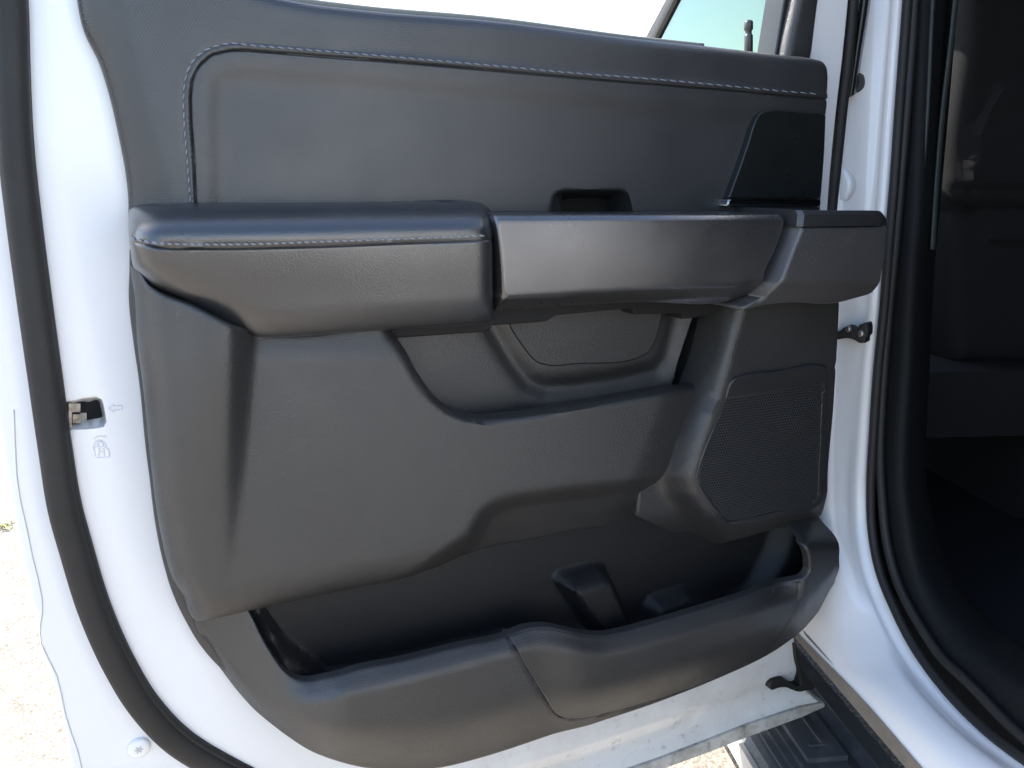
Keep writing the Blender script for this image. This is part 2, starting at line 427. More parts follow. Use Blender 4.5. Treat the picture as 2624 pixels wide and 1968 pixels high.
# ------------------------------------------------------------------ the truck
truck = bpy.data.objects.new('pickup_truck', None); scene.collection.objects.link(truck)
truck.location = (HIN[0], HIN[1], 0)
tag(truck, label='white pickup truck seen at its open rear door with black trim panel', category='pickup truck')

# --- door opening: pillar and sill of the body
S_ = [(2330, -170), (2318, 0), (2298, 271), (2282, 497), (2271, 620), (2257, 803), (2243, 939), (2232, 1097), (2224, 1263), (2227, 1354), (2248, 1467), (2288, 1566), (2329, 1647), (2392, 1738), (2460, 1815), (2528, 1878), (2624, 1950), (2760, 2040), (3000, 2170)]
J1 = [(x - 8, y + 5) for x, y in S_]
J2 = [(2250, -170), (2237, 0), (2222, 271), (2208, 497), (2200, 620), (2188, 803), (2180, 939), (2172, 1097), (2166, 1263), (2166, 1354), (2180, 1480), (2215, 1600), (2265, 1680), (2330, 1752), (2400, 1825), (2480, 1900), (2580, 1985), (2720, 2085), (2960, 2220)]
JM = [(2205, -170), (2196, 0), (2180, 271), (2166, 497), (2155, 700), (2140, 900), (2128, 1100), (2118, 1263), (2112, 1400), (2115, 1520), (2140, 1620), (2190, 1700), (2260, 1770), (2340, 1850), (2420, 1930), (2510, 2020), (2640, 2120), (2850, 2280)]
A_ = [(2195, -170), (2182, 0), (2165, 271), (2145, 497), (2125, 700), (2105, 900), (2080, 1200), (2055, 1450), (2035, 1560), (2045, 1622), (2090, 1668), (2212, 1792), (2365, 1968), (2480, 2100), (2640, 2285)]
cA, cJM, cJ2, cJ1, cS = on_side(A_, .0), on_side(JM, .012), on_side(J2, .045), on_side(J1, .085), on_side(S_, .09)
cJa = on_side([(x - 40, y + 16) for x, y in S_], .064); cJb = on_side([(x - 31, y + 12) for x, y in S_], .073)
body = loft('body', [cA, cA + TI * .002, cJM, cJ2, cJa, cJb, cJ1, cS], M['paint'], truck, n=140, sub=2, label='white painted pillar and sill round the door opening')
# rocker skin going forward under the front door, the muddy strip below it
rk = MB()
rk.tbox(-.75, 1.5, .003, .05, -.800, -.770)
rk.put('rocker_strip', M['rocker'], truck, smooth=False, label='muddy brown strip along the bottom of the sill')
# cab corner, bed side and rear wheel behind the opening
def side_prism(name, uz, w0, w1, mt, parent, **k):
    n = len(uz); V = [tw(u, w, z) for w in (w0, w1) for u, z in uz]
    o = put(name, V, [tuple(range(n - 1, -1, -1)), tuple(range(n, 2 * n))] + [(i, (i + 1) % n, n + (i + 1) % n, n + i) for i in range(n)], mt, parent, smooth=False, **k); return o
WH = (-2.05, -1.02)
arch = [(WH[0] + .50 * math.cos(a), WH[1] + .50 * math.sin(a)) for a in np.linspace(math.radians(152), math.radians(28), 20)]
side_prism('cab_corner', [(-.98, -.80), (-.98, .20), (-1.06, .40), (-1.16, .62), (-1.34, .62), (-1.34, -.80)], -.01, .12, M['paint'], truck)
side_prism('bed_side', [(-3.15, -.72), (-3.15, .16), (-1.37, .16), (-1.37, -.80), (-1.55, -.80)] + arch[::-1] + [(-2.6, -.76)], -.02, .10, M['paint'], truck, label='white side of the truck bed')
wh = MB(); wc = tw(WH[0], 0, WH[1]); wr = []
for w_, r_ in ((.02, .24), (.015, .30), (.0, .36), (.02, .385), (.24, .385), (.26, .36)):
    wr.append([tw(WH[0] + r_ * math.cos(a), w_ + .01, WH[1] + r_ * math.sin(a)) for a in np.linspace(0, 2 * math.pi, 48, endpoint=False)])
wh.add(np.vstack(wr), [(i * 48 + k, i * 48 + (k + 1) % 48, (i + 1) * 48 + (k + 1) % 48, (i + 1) * 48 + k) for i in range(5) for k in range(48)])
tyre = wh.put('wheel', M['rubber'], truck)
rim_ = MB(); rim_.add([tw(WH[0] + r_ * math.cos(a), w_ + .01, WH[1] + r_ * math.sin(a)) for w_, r_ in ((.02, .245), (.05, .22), (.06, .10), (.03, .06), (.03, .001)) for a in np.linspace(0, 2 * math.pi, 48, endpoint=False)], [(i * 48 + k, i * 48 + (k + 1) % 48, (i + 1) * 48 + (k + 1) % 48, (i + 1) * 48 + k) for i in range(4) for k in range(48)])
rim_.put('rim', M['chrome'], tyre)
# seal on the opening
S2 = [(2352, -170), (2343, 0), (2334, 136), (2313, 407), (2293, 640), (2275, 826), (2261, 1007), (2255, 1200), (2261, 1290), (2270, 1376), (2302, 1498), (2356, 1602), (2415, 1688), (2469, 1738), (2624, 1892), (2760, 1985), (3000, 2120)]
sl = MB()
a1 = resample(smooth_line(on_side([(x + 7, y) for x, y in S_], .088)), n=120); a2 = resample(smooth_line(on_side(S2, .10)), n=120)
sl.tube(a1, .0075, 10, flat_dir=TI); sl.tube(a2, .0075, 10, flat_dir=TI)
sl.put('weatherstrip', M['rubber'], truck, label='black double rubber seal round the door opening')
# trim inside the opening
R1 = [(2385, -170), (2372, 0), (2362, 271), (2350, 520), (2336, 700), (2322, 950), (2311, 1150), (2311, 1250), (2320, 1330), (2347, 1471), (2393, 1580), (2460, 1670), (2528, 1722), (2640, 1800), (2900, 1950)]
R2 = [(2425, -170), (2412, 0), (2396, 271), (2382, 520), (2366, 700), (2352, 950), (2341, 1150), (2342, 1250), (2352, 1320), (2378, 1440), (2424, 1540), (2490, 1625), (2560, 1685), (2660, 1755), (2900, 1890)]
R3 = [(2470, -170), (2455, 0), (2432, 271), (2410, 520), (2394, 700), (2382, 950), (2374, 1150), (2376, 1250), (2388, 1310), (2414, 1410), (2460, 1500), (2530, 1590), (2600, 1650), (2690, 1715), (2900, 1830)]
loft('pillar_trim', [on_side(S2, .102), on_side(S2, .11), on_side(R1, .118), on_side(R2, .15), on_side(R3, .22), on_side(R3, .34)], M['trim_dark'], truck, n=120, sub=2, label='black plastic trim on pillar and sill inside the cab')
# belt and pillar trim edges; the light they catch is painted as paler strips
bs = MB()
b1 = resample(smooth_line(on_side([(2398, -120), (2390, 0), (2377, 271), (2362, 480), (2350, 640)], .132)), n=50)
b2 = resample(smooth_line(on_side([(2462, -120), (2449, 0), (2434, 140), (2418, 271), (2400, 480), (2390, 640)], .17)), n=50)
bs.tube(b1, .0035, 8); bs.tube(b2, .006, 8, flat=.5)
bs.put('belt_edge_glint', M['trim_glint'], truck, label='grey green highlights painted along belt and pillar trim edge')
# scuff plate on the sill
loft('scuff_plate', [on_side([(2440, 1716), (2530, 1790), (2624, 1860), (2800, 1985)], .125), on_side([(2452, 1712), (2540, 1778), (2640, 1850), (2810, 1970)], .13), on_side([(2500, 1690), (2590, 1755), (2700, 1830), (2850, 1925)], .20)], M['smooth'], truck, n=40, sub=2)
# cab: floor, roof, far wall, rear wall, dash
cb = MB()
cb.tbox(-1.15, 2.0, .2, 1.75, -.84, -.735)
cb.put('floor_carpet', M['carpet'], truck, smooth=False, label='dark carpeted cab floor')
rf = MB(); rf.tbox(-1.2, 1.25, .12, 1.80, .58, .64)
rf.put('roof', M['paint'], truck, smooth=False)
hl = MB(); hl.tbox(-1.15, 1.2, .16, 1.76, .55, .577); hl.tbox(-1.20, -1.15, .12, 1.80, -.75, .577); hl.tbox(-1.2, 1.3, 1.76, 1.80, -.75, .577); hl.tbox(1.45, 1.6, .1, 1.75, -.75, .02)
hl.put('cab_lining', M['trim_dark'], truck, smooth=False, label='dark lining of the cab')
# bench at the back of the cab and the front seat
def seat_hf(p):
    x, y = p[:, 0], p[:, 1]
    d = .06 * np.ones(len(p))
    d = d - .03 * ss(470, 560, y) + .012 * ss(540, 640, y)
    inner = [(2530, 620), (2470, 470), (2500, 330), (2560, 215), (2660, 190), (2900, 190), (2900, 620)]
    sdv = poly_sd(p, inner); d = d + .016 * ss(8, -14, sdv)
    d = d - .009 * np.exp(-((y - 485) / 9) ** 2) - .009 * np.exp(-((y - 540) / 9) ** 2)
    return d
SEAT = Frame(HIN + TF * .33, TI, (0, 0, 1), -TF)
seat = relief('seat', [(2440, 930), (2425, 700), (2420, 520), (2432, 330), (2460, 120), (2490, -150), (2560, -260), (2900, -280), (3150, -200), (3150, 930)], seat_hf, M['cloth'], truck, R=.03, g=.008, step=.01, frame=SEAT, back=-.15, label='black cloth back of the front seat')
sb = MB(); sb.tbox(.20, .85, .25, .78, -.50, -.36); sb.tbox(.3, .8, .30, .34, -.735, -.5); sb.tbox(.3, .8, .70, .74, -.735, -.5)
sb.put('seat_base', M['cloth'], seat, smooth=False)

# --- front door seen edge on: skin, glass, pillar
fd = MB(); fd.tbox(.06, 1.35, .0, .06, -.765, .17); fd.tbox(.12, 1.35, -.03, -.001, -.60, .16); fd.tbox(.03, 1.35, -.03, -.001, -.985, -.602)
fdoor = fd.put('door', M['paint'], truck, smooth=False, label='closed white front door seen edge on')
GF = side(.03)
def flat(name, pts, fr, d, th, mt, parent, **k):
    return relief(name, [(x, y, d) for x, y in pts], d, mt, parent, R=.001, g=.05, step=.02, sm=0, frame=fr, back=d - th, rings=(1.0,), cap=True, **k)
flat('window_glass', [(1650, 120), (1752, -80), (2110, -80), (2085, 330), (1650, 330)], GF, 0, .004, M['glass'], fdoor)
flat('pillar', [(1608, 130), (1636, 130), (1738, -60), (1716, -60)], GF, .012, .03, M['paint'], fdoor, label='white windscreen pillar')
flat('glass_seal', [(1636, 130), (1662, 130), (1758, -60), (1738, -60)], GF, .010, .02, M['rubber'], fdoor)
# black strip and clip at the rear edge of the front door
loft('pillar_applique', [on_side([(2203, -170), (2196, 0), (2180, 120), (2163, 250)], .0), on_side([(2218, -170), (2210, 0), (2194, 120), (2176, 250)], -.004), on_side([(2240, -170), (2230, 0), (2212, 120), (2194, 240)], .01), on_side([(2242, -170), (2232, 0), (2214, 120), (2196, 240)], .05)], M['gloss'], truck, n=40, sub=2)
def jamb0(p, w):
    q = on_side([p], w)[0]; n = -(TF + TI) / math.sqrt(2); return Frame((q[0], q[1], EYE), (TI - TF) / math.sqrt(2), (0, 0, 1), n)
JC = jamb0((2185, 210), .01)
relief('trim_clip', [(2168, 190, -.03), (2196, 183, -.03), (2199, 192, -.03), (2196, 222, -.03), (2188, 233, -.03), (2165, 232, -.03)], lambda p: .012 + .0 * p[:, 0], M['rubber'], truck, R=.004, g=.004, step=.002, sm=1, back=-.03, frame=JC)
# hinge cover and check strap
def jamb(p, w):
    q = on_side([p], w)[0]; n = -(TF + TI) / math.sqrt(2); return Frame((q[0], q[1], EYE), (TI - TF) / math.sqrt(2), (0, 0, 1), n)
JH, JS = jamb((2150, 470), .004), jamb((2205, 855), .040)
relief('hinge', [(2130, 428, -.035), (2146, 418, -.035), (2150, 424, -.035), (2168, 432, -.035), (2182, 452, -.035), (2182, 495, -.035), (2170, 515, -.035), (2140, 524, -.035), (2120, 524, -.035)], lambda p: .004 + 0 * p[:, 0], M['paint'], truck, R=.008, g=.005, step=.002, sm=2, back=-.03, frame=JH, label='white painted upper door hinge')
cs = relief('check_strap', [(2130, 853, -.012), (2150, 849, -.012), (2165, 838, -.012), (2172, 836, -.012), (2184, 840, -.012), (2188, 846, -.012), (2196, 843, -.012), (2202, 832, -.012), (2222, 828, -.012), (2225, 836, -.012), (2225, 860, -.012), (2219, 866, -.012), (2218, 879, -.012), (2202, 879, -.012), (2190, 872, -.012), (2178, 868, -.012), (2140, 871, -.012), (2130, 871, -.012)], lambda p: .008 + .0 * p[:, 0], M['rubber'], truck, R=.003, g=.004, step=.002, sm=1, back=-.02, frame=JS, label='black check strap bolted to the pillar')
def disc(mb, c, r, ax, h, seg=20, dome=.3):
    ax = np.array(ax, float) / np.linalg.norm(ax); a = np.cross(ax, (0.1, 0.2, 1)); a /= np.linalg.norm(a); b = np.cross(ax, a); V = []
    for rr, hh in ((r, 0), (r, h * .6), (r * .8, h), (r * .4, h * (1 + dome)), (0.001, h * (1 + dome))):
        V += [c + rr * (math.cos(t) * a + math.sin(t) * b) + ax * hh for t in np.linspace(0, 2 * math.pi, seg, endpoint=False)]
    mb.add(V, [(i * seg + k, i * seg + (k + 1) % seg, (i + 1) * seg + (k + 1) % seg, (i + 1) * seg + k) for i in range(4) for k in range(seg)])
bo = MB(); disc(bo, JS.world(JS.at((2208, 855), .008), .008)[0], .006, JS.n, .005); disc(bo, JS.world(JS.at((2175, 843), .008), .008)[0], .005, JS.n, .004)
bo.put('bolt', M['steel'], cs)

# --- running board
rb = MB()
zb = -1.03
prof = [(.190, zb - .05), (.190, zb), (.15, zb + .002), (.125, zb - .004), (.10, zb + .002), (-.035, zb + .002), (-.048, zb), (-.062, zb - .012), (-.068, zb - .05), (-.05, zb - .085), (.16, zb - .09)]
us = [-1.3, 1.5]
V = [tw(u, w, z) for u in us for w, z in prof]; n = len(prof)
rb.add(V, [(k, (k + 1) % n, n + (k + 1) % n, n + k) for k in range(n)] + [tuple(range(n - 1, -1, -1)), tuple(range(n, 2 * n))])
board = rb.put('running_board', M['board'], truck, smooth=False, label='grey plastic running board under the door')
rr = MB()
for w in (-.026, -.008, .012): rr.tbox(-1.3, .10, w - .0025, w + .0025, zb + .001, zb + .0055)
rr.tbox(-1.3, 1.5, .150, .155, zb, zb + .005)
rr.put('tread_ribs', M['board'], board, smooth=False)
pd_ = MB(); pd_.tbox(-.085, .045, .026, .105, zb + .001, zb + .012); pd_.tbox(-.055, .035, .070, .0745, zb + .011, zb + .0155); pd_.tbox(-.055, -.0505, .045, .070, zb + .011, zb + .0155)
pd_.put('tread_pad', M['board'], board, smooth=False)
sk = MB(); sk.tbox(-1.3, 1.5, -.073, -.0625, zb - .05, zb - .009)
sk.put('side_trim', M['board_edge'], board, smooth=False)

# ------------------------------------------------------------------ the open rear door
seal_c = [(10, -200), (16, -100), (23, 0), (29, 181), (38, 362), (64, 600), (88, 781), (113, 962), (138, 1142), (167, 1323), (188, 1399), (244, 1580), (305, 1715), (360, 1806), (443, 1896), (558, 1968), (700, 2030), (900, 2085), (1100, 2110)]
GRIP = [(1420, 520), (1424, 500), (1440, 492), (1588, 492), (1606, 502), (1614, 530), (1620, 600), (1414, 600)]
SLOTW = [(1750, 740), (1690, 1060), (1830, 1060), (1890, 740)]
WELL = [(1385, 455), (1650, 455), (1650, 640), (1385, 640)]          # room behind the finger grip
hem_bot = [(2112, 1808), (2054, 1834), (1913, 1886), (1800, 1930), (1690, 1970), (1500, 2035), (1300, 2095), (1000, 2170), (600, 2200), (320, 2160)]
LATCH = [(168, 1030), (194, 1027), (202, 1023), (248, 1017), (261, 1023), (271, 1078), (264, 1090), (240, 1094), (190, 1099), (166, 1098)]
def shell_h(p):
    x, y = p[:, 0], p[:, 1]
    sc = x_on([(a, b) for a, b in seal_c[:-3]], y)
    d = -.007 * ss(sc + 140, sc + 20, x) * (y < 2000)
    d = d - .006 * ss(sc - 10, sc - 45, x)
    d = d - .045 * ss(2, -10, poly_sd(p, LATCH))
    d = d - .09 * (poly_sd(p, WELL) < 0) - .055 * (poly_sd(p, SLOTW) < 0)
    # pressed steps along the bottom
    hb = y_on(sorted(hem_bot[:-2]), x)
    d = d + np.where(x > 1100, -.010 * ss(130, 95, hb - y) + .008 * ss(60, 40, hb - y), 0)
    return d
shell_out = [(183, 1968), (167, 1873), (140, 1760), (106, 1661), (102, 1625), (81, 1534), (50, 1399), (18, 1218), (-10, 1040), (-30, 850), (-55, 600), (-80, 300), (-95, 0), (-100, -220), (180, -220), (400, -120), (560, -60), (700, 20), (800, 40), (1252, 80), (1800, 150), (2060, 185), (2070, -60), (2092, -300), (2190, -300), (2178, -60), (2160, 136), (2144, 271), (2130, 407), (2121, 520), (2105, 900), (2085, 1300), (2050, 1500), (2035, 1640), (2045, 1740), (2068, 1772)] + hem_bot + [(215, 2060)]
door = relief('door', [(x, y, 0) for x, y in shell_out], shell_h, M['door_paint'], truck, R=.004, g=.012, step=.006, back=lambda pb, d: -(.03 + .10 * ss(0, 480, y_on(sorted(hem_bot[:-1]), pb[:, 0]) - pb[:, 1]) * (.05 + .95 * ss(200, 420, pb[:, 1]))), sm=1, cap=True,
              extra=[(LATCH + LATCH[:1], (-.007, -.005, -.003, -.001, .001, .003))], label='open white rear door seen from its inside')
# window frame above the belt line
wf = MB()
fr_pts = on_door([(60, -220), (110, -420), (230, -640), (420, -760), (700, -800), (1400, -780), (2050, -680), (2120, -560), (2135, -300), (2125, -60), (2108, 330)], -.055)
wf.tube(resample(smooth_line(fr_pts), n=80), .032, 12)
wf.put('window_frame', M['paint'], door, label='white upper frame of the rear door')
gr_ = relief('glass_run', [(2008, 0, -.012), (2022, -80, -.012), (2050, -80, -.012), (2036, 0, -.012), (2022, 80, -.012), (2009, 150, -.012), (2007, 175, -.012), (1978, 175, -.012), (1985, 139, -.012)], -.010, M['gloss'], door, R=.003, g=.006, step=.004, sm=0, back=-.05)
relief('frame_trim', [(2036, 0, .004), (2052, -80, .004), (2112, -80, .004), (2097, 0, .004), (2087, 75, .004), (2077, 148, .004), (2070, 175, .004), (2004, 175, .004), (2009, 139, .004)], .008, M['plastic'], door, R=.012, g=.006, step=.004, sm=1, back=-.03)
# seals
ws = MB(); L1 = resample(smooth_line(on_door(seal_c, .000)), n=140)
ws.tube(L1, .0155, 14, flat=.8)
L2 = resample(smooth_line(on_door([(x + 24, y - 5 if y < 1300 else y - 18) for x, y in seal_c[:-1]], -.003)), n=140)
ws.tube(L2, .0085, 10)
ws.put('weatherstrip', M['rubber'], door, label='thick black rubber seal along the latch edge of the door')
w2 = MB(); L3 = resample(smooth_line(on_door([(2196, -170), (2184, 0), (2173, 136), (2157, 271), (2143, 407), (2131, 520), (2110, 800), (2085, 1100), (2065, 1400)], -.012)), n=80)
w2.tube(L3, .0095, 12)
w2.put('weatherstrip', M['rubber'], door, label='narrow black seal along the hinge edge of the door')
# latch inside its opening
lt = MB()
def dbox(mb, x0, x1, y0, y1, d0, d1):
    P = lambda x, y, d: on_door([(x, y)], d)[0]
    mb.box8([P(x0, y1, d0), P(x1, y1, d0), P(x1, y0, d0), P(x0, y0, d0), P(x0, y1, d1), P(x1, y1, d1), P(x1, y0, d1), P(x0, y0, d1)])
dbox(lt, 176, 184, 1034, 1096, -.05, -.006); dbox(lt, 184, 206, 1034, 1056, -.05, -.022); dbox(lt, 186, 206, 1062, 1084, -.05, -.018)
dbox(lt, 206, 222, 1058, 1078, -.055, -.035)
lt.put('latch', M['steel'], door, smooth=False, label='worn steel latch claw inside its square opening')
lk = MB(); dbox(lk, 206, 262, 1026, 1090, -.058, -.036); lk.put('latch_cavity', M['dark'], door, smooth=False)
# marks pressed in the paint
am = MB()
def stroke(mb, pts, r=.0007, d=.0003):
    P = on_door(pts, [float(shell_h(np.array([q], float))[0]) + d for q in pts]); mb.tube(resample(P, n=max(3, len(P) * 4)), r, 6)
stroke(am, [(277, 1047), (291, 1036), (291, 1042), (312, 1040), (312, 1049), (292, 1051), (292, 1057), (277, 1047)])
am.put('arrow_mark', M['mark'], door, label='faint arrow outline pointing at the latch')
pm = MB()
stroke(pm, [(239, 1147), (270, 1143), (270, 1149), (277, 1150), (281, 1172), (245, 1173), (241, 1150)])
stroke(pm, [(242, 1146), (243, 1136), (250, 1129), (259, 1129), (267, 1134), (271, 1143)])
stroke(pm, [(250, 1140), (252, 1134), (257, 1132), (262, 1135), (264, 1141), (261, 1146), (255, 1147), (250, 1140)])
stroke(pm, [(254, 1149), (255, 1158), (253, 1169)]); stroke(pm, [(265, 1149), (266, 1158), (267, 1168)]); stroke(pm, [(255, 1158), (266, 1157)])
stroke(pm, [(241, 1125), (248, 1120), (258, 1117), (268, 1120)]); stroke(pm, [(263, 1121), (269, 1120), (270, 1115)])
pm.put('padlock_mark', M['mark'], door, label='faint child lock padlock symbol under the latch')
# sealant crack along the hem, torx bolt, drain plug
hc = MB(); stroke(hc, [(36, 1050), (39, 1130), (43, 1218), (52, 1280), (70, 1360), (84, 1430), (97, 1480), (108, 1534), (109, 1570), (102, 1610), (106, 1650), (125, 1690), (145, 1729), (158, 1780), (167, 1828), (180, 1870), (199, 1923), (210, 1970), (225, 2030)], r=.0006)
hc.put('hem_sealant', M['sealant'], door)
bt = MB(); bc = on_door([(356, 1914)], float(shell_h(np.array([[356., 1914.]]))[0]))[0]; disc(bt, bc, .0135, (0, -1, 0), .005, 28, .15)
bolt = bt.put('bolt', M['paint'], door, label='white round head bolt near the bottom corner')
tx = MB(); tt = np.linspace(0, 2 * math.pi, 36, endpoint=False); rr_ = .0042 + .0013 * np.cos(6 * tt)
cc = bc + np.array([0, -.0059, 0]); V = [cc + np.array([r * math.cos(t), 0, r * math.sin(t)]) for r, t in zip(rr_, tt)] + [v + np.array([0, .002, 0]) for v in [cc + np.array([r * math.cos(t), 0, r * math.sin(t)]) for r, t in zip(rr_, tt)]]
tx.add(V, [tuple(range(36))] + [(k, (k + 1) % 36, 36 + (k + 1) % 36, 36 + k) for k in range(36)])
tx.put('torx_socket', M['sealant'], door, smooth=False)
relief('drain_plug', [(193, 1316, .002), (200, 1330, .002), (213, 1380, .002), (226, 1440, .002), (220, 1438, .002), (208, 1400, .002), (196, 1350, .002)], .004, M['brass'], door, R=.0015, g=.004, step=.002, sm=1, back=-.02)
# rubber stop at the bottom hinge corner and the dirty hem
relief('rubber_stop', [(1972, 1752, .006), (1980, 1743, .006), (2000, 1738, .006), (2010, 1739, .006), (2025, 1750, .006), (2042, 1757, .006), (2050, 1755, .006), (2050, 1735, .006), (2040, 1690, .006), (2036, 1652, .006), (2040, 1650, .006), (2050, 1700, .006), (2075, 1740, .006), (2090, 1757, .006), (2085, 1768, .006), (2065, 1770, .006), (2048, 1773, .006), (2030, 1768, .006), (2015, 1762, .006), (1995, 1763, .006), (1978, 1769, .006), (1971, 1764, .006)], .008, M['rubber'], door, R=.003, g=.004, step=.002, sm=1, back=-.03, label='black rubber stop on the lower hinge corner')
hs = [(2112, 1800), (2050, 1812), (1913, 1858), (1800, 1903), (1690, 1945), (1500, 2010), (1300, 2070), (1000, 2145)]
relief('hem_flange', [(x, y, .002) for x, y in hs] + [(x + 2, y + 3, .002) for x, y in hem_bot[:-2]][::-1], .004, M['hem'], door, R=.0025, g=.006, step=.004, sm=0, back=-.07, label='dirty folded hem along the bottom of the door')

# --- trim panel base plate, which is also the back wall of the upper pocket
base_out = [(332, 640), (332, 690), (330, 767), (341, 871), (357, 984), (375, 1165), (382, 1218), (398, 1345), (416, 1435), (443, 1525), (475, 1593), (520, 1666), (561, 1711), (700, 1800), (1000, 1880), (1400, 1850), (1800, 1700), (1990, 1600), (2040, 1400), (2085, 1200), (2100, 900), (2100, 600), (1900, 470), (1000, 440), (500, 470)]
BOWL = [(1240, 790), (1262, 842), (1316, 932), (1358, 985), (1400, 1000), (1480, 996), (1600, 978), (1690, 955), (1718, 920), (1740, 830), (1745, 790)]
SLOT = [(1781, 805), (1722, 992), (1792, 1010), (1850, 805)]
LID = [(1300, 815), (1306, 831), (1342, 889), (1362, 915), (1378, 928), (1401, 935), (1478, 932), (1650, 910), (1662, 903), (1670, 890), (1695, 808), (1697, 790)]
def base_h(p):
    d = .022 + .0 * p[:, 0]
    k = poly_sd(p, BOWL); d = d - .010 * np.exp(-((k + 4) / 25.) ** 2) + .0 * k
    d = d - .050 * ss(3, -9, poly_sd(p, SLOT))
    d = d - .105 * (poly_sd(p, WELL) < 0) * (p[:, 1] < 600)
    return d
base = relief('trim_panel', [(x, y, .016) for x, y in base_out], base_h, M['plastic'], door, hd=.022, R=.008, g=.007, step=.006, back=.001, sm=2,
       extra=[(BOWL, (-.012, -.009, -.006, -.003, 0, .003, .006, .009, .012)), (SLOT + SLOT[:1], (-.004, -.002, 0, .002)), (LID, (-.003, -.0015, -.0007, 0, .0007, .0015, .003))], label='dark grey backing of the trim panel and pocket wall')
relief('pocket_lid', LID + [(1300, 790)], .0222, M['plastic'], door, R=.0012, g=.006, step=.003, back=.010, sm=1, label='flat blanking lid inside the upper pocket')

lg = MB(); lg.tube(resample(on_door(smooth_line(LID), .0222), n=120), .0009, 6); lg.put('lid_seam', M['dark'], door)
# --- upper trim
seam = [(503, 540), (502, 515), (497, 407), (490, 316), (488, 249), (493, 203), (511, 167), (542, 140), (588, 129), (633, 129), (723, 136), (859, 147), (1000, 157), (1252, 179), (1478, 200), (1704, 219), (1850, 230), (2031, 248), (2126, 255)]
stitch_u = [(488, 520), (481, 430), (472, 316), (470, 249), (477, 194), (493, 158), (520, 133), (556, 117), (601, 111), (633, 115), (768, 126), (1000, 145), (1252, 167), (1478, 188), (1624, 199), (1850, 219), (2031, 236), (2119, 243)]
sill = [(560, -60), (640, -28), (700, -12), (770, 3), (900, 20), (1252, 50), (1624, 97), (1800, 115), (2008, 140), (2090, 150)]
up_out = [(329, 560), (329, 511), (323, 452), (303, 344), (280, 244), (253, 158), (212, 72), (197, 0), (190, -110), (186, -240), (330, -240), (450, -120)] + sill + [(2110, 157), (2119, 170), (2121, 181), (2122, 245), (2120, 262), (2117, 290), (2104, 506), (2100, 570), (1000, 570)]
RIM_IN = [(543, 600), (541, 400), (541, 240), (552, 200), (590, 183), (640, 180), (1000, 208), (1500, 255), (2250, 320), (2250, 600)]
below_seam = seam + [(2200, 700), (503, 700)]
def upper_h(p):
    x, y = p[:, 0], p[:, 1]
    sd_s = np.where(inside(p, below_seam), 1, -1) * line_dist(p, seam)
    d = .034 + .0 * x
    d = d - .0018 * ss(-1.5, 1.5, sd_s)                          # panel lies lower than the piping
    d = d - .0026 * np.exp(-(sd_s / 2.2) ** 2)                    # seam
    d = d + .0008 * np.exp(-((sd_s + 9) / 7) ** 2)                # welt between seam and stitches
    d = d - .0007 * np.exp(-((sd_s + 20) / 3) ** 2)
    d = d - .0045 * ss(24, -34, poly_sd(p, RIM_IN))                # padded recess
    d = d - .095 * ss(8, -30, poly_sd(p, GRIP))                   # finger grip behind the handle
    d = d + .004 * ss(1700, 2100, x)
    d = d - .012 * ss(380, 260, x - x_on([(329, 511), (197, 0)][::-1], y) + 260 )
    return d
UPPER = upper_h
relief('grip_shade', [(1400, 470), (1635, 470), (1640, 620), (1395, 620)], -.036, M['dark'], door, R=.002, g=.02, step=.008, back=-.05, sm=0)  # added dark sheet, paints the shade deep inside the finger grip
relief('upper_trim', [(x, y, .026) for x, y in up_out], upper_h, M['weave'], door, R=.012, g=.007, step=.005, back=.002, sm=2,
       extra=[(seam, (-.0042, -.003, -.002, -.0012, -.0005, 0, .0005, .0012, .002, .003, .0042)), (stitch_u, (-.003, -.0015, 0, .0015, .003)), (GRIP, (-.010, -.007, -.004, -.002, 0, .003, .006))], label='soft dark grey upper trim with curved seam')
fb = MB(); fb.tube(resample(on_door([(x, y + 4) for x, y in smooth_line(sill[2:-2], 2)], .014), n=60), .0058 * np.linspace(1, .75, 60), 8)
fb.put('belt_strip', M['flock'], door, label='fuzzy flocked strip along the window sill')

def stitches(name, line, hf, mt, parent, pitch, lift=.0012, r=.0011, tilt=3.5, **k):
    L = smooth_line(line, 2); c = np.concatenate([[0], np.cumsum(np.linalg.norm(np.diff(L, axis=0), axis=1))]); mb = MB()
    ss_ = np.arange(0, c[-1] - pitch, pitch)
    for s in ss_:
        P = []
        for f_ in (0.0, .2, .4, .58, .74):
            t = s + f_ * pitch; x = np.interp(t, c, L[:, 0]); y = np.interp(t, c, L[:, 1])
            x2 = np.interp(t + 1, c, L[:, 0]); y2 = np.interp(t + 1, c, L[:, 1]); v = np.array([-(y2 - y), x2 - x]); v /= np.linalg.norm(v) + 1e-9
            q = np.array([x, y]) + v * tilt * (f_ - .37)
            d = float(hf(q[None])[0]) + lift * (1 - 5 * abs(f_ - .37) ** 2)
            P.append(on_door([q], d)[0])
        mb.tube(np.array(P), np.array([.45, .95, 1, .9, .4]) * r, 6)
    return mb.put(name, mt, parent, **k)
stitches('stitching', stitch_u, upper_h, M['thread'], door, 24, lift=.0010, r=.0009, label='thin grey stitching curving along the upper trim')

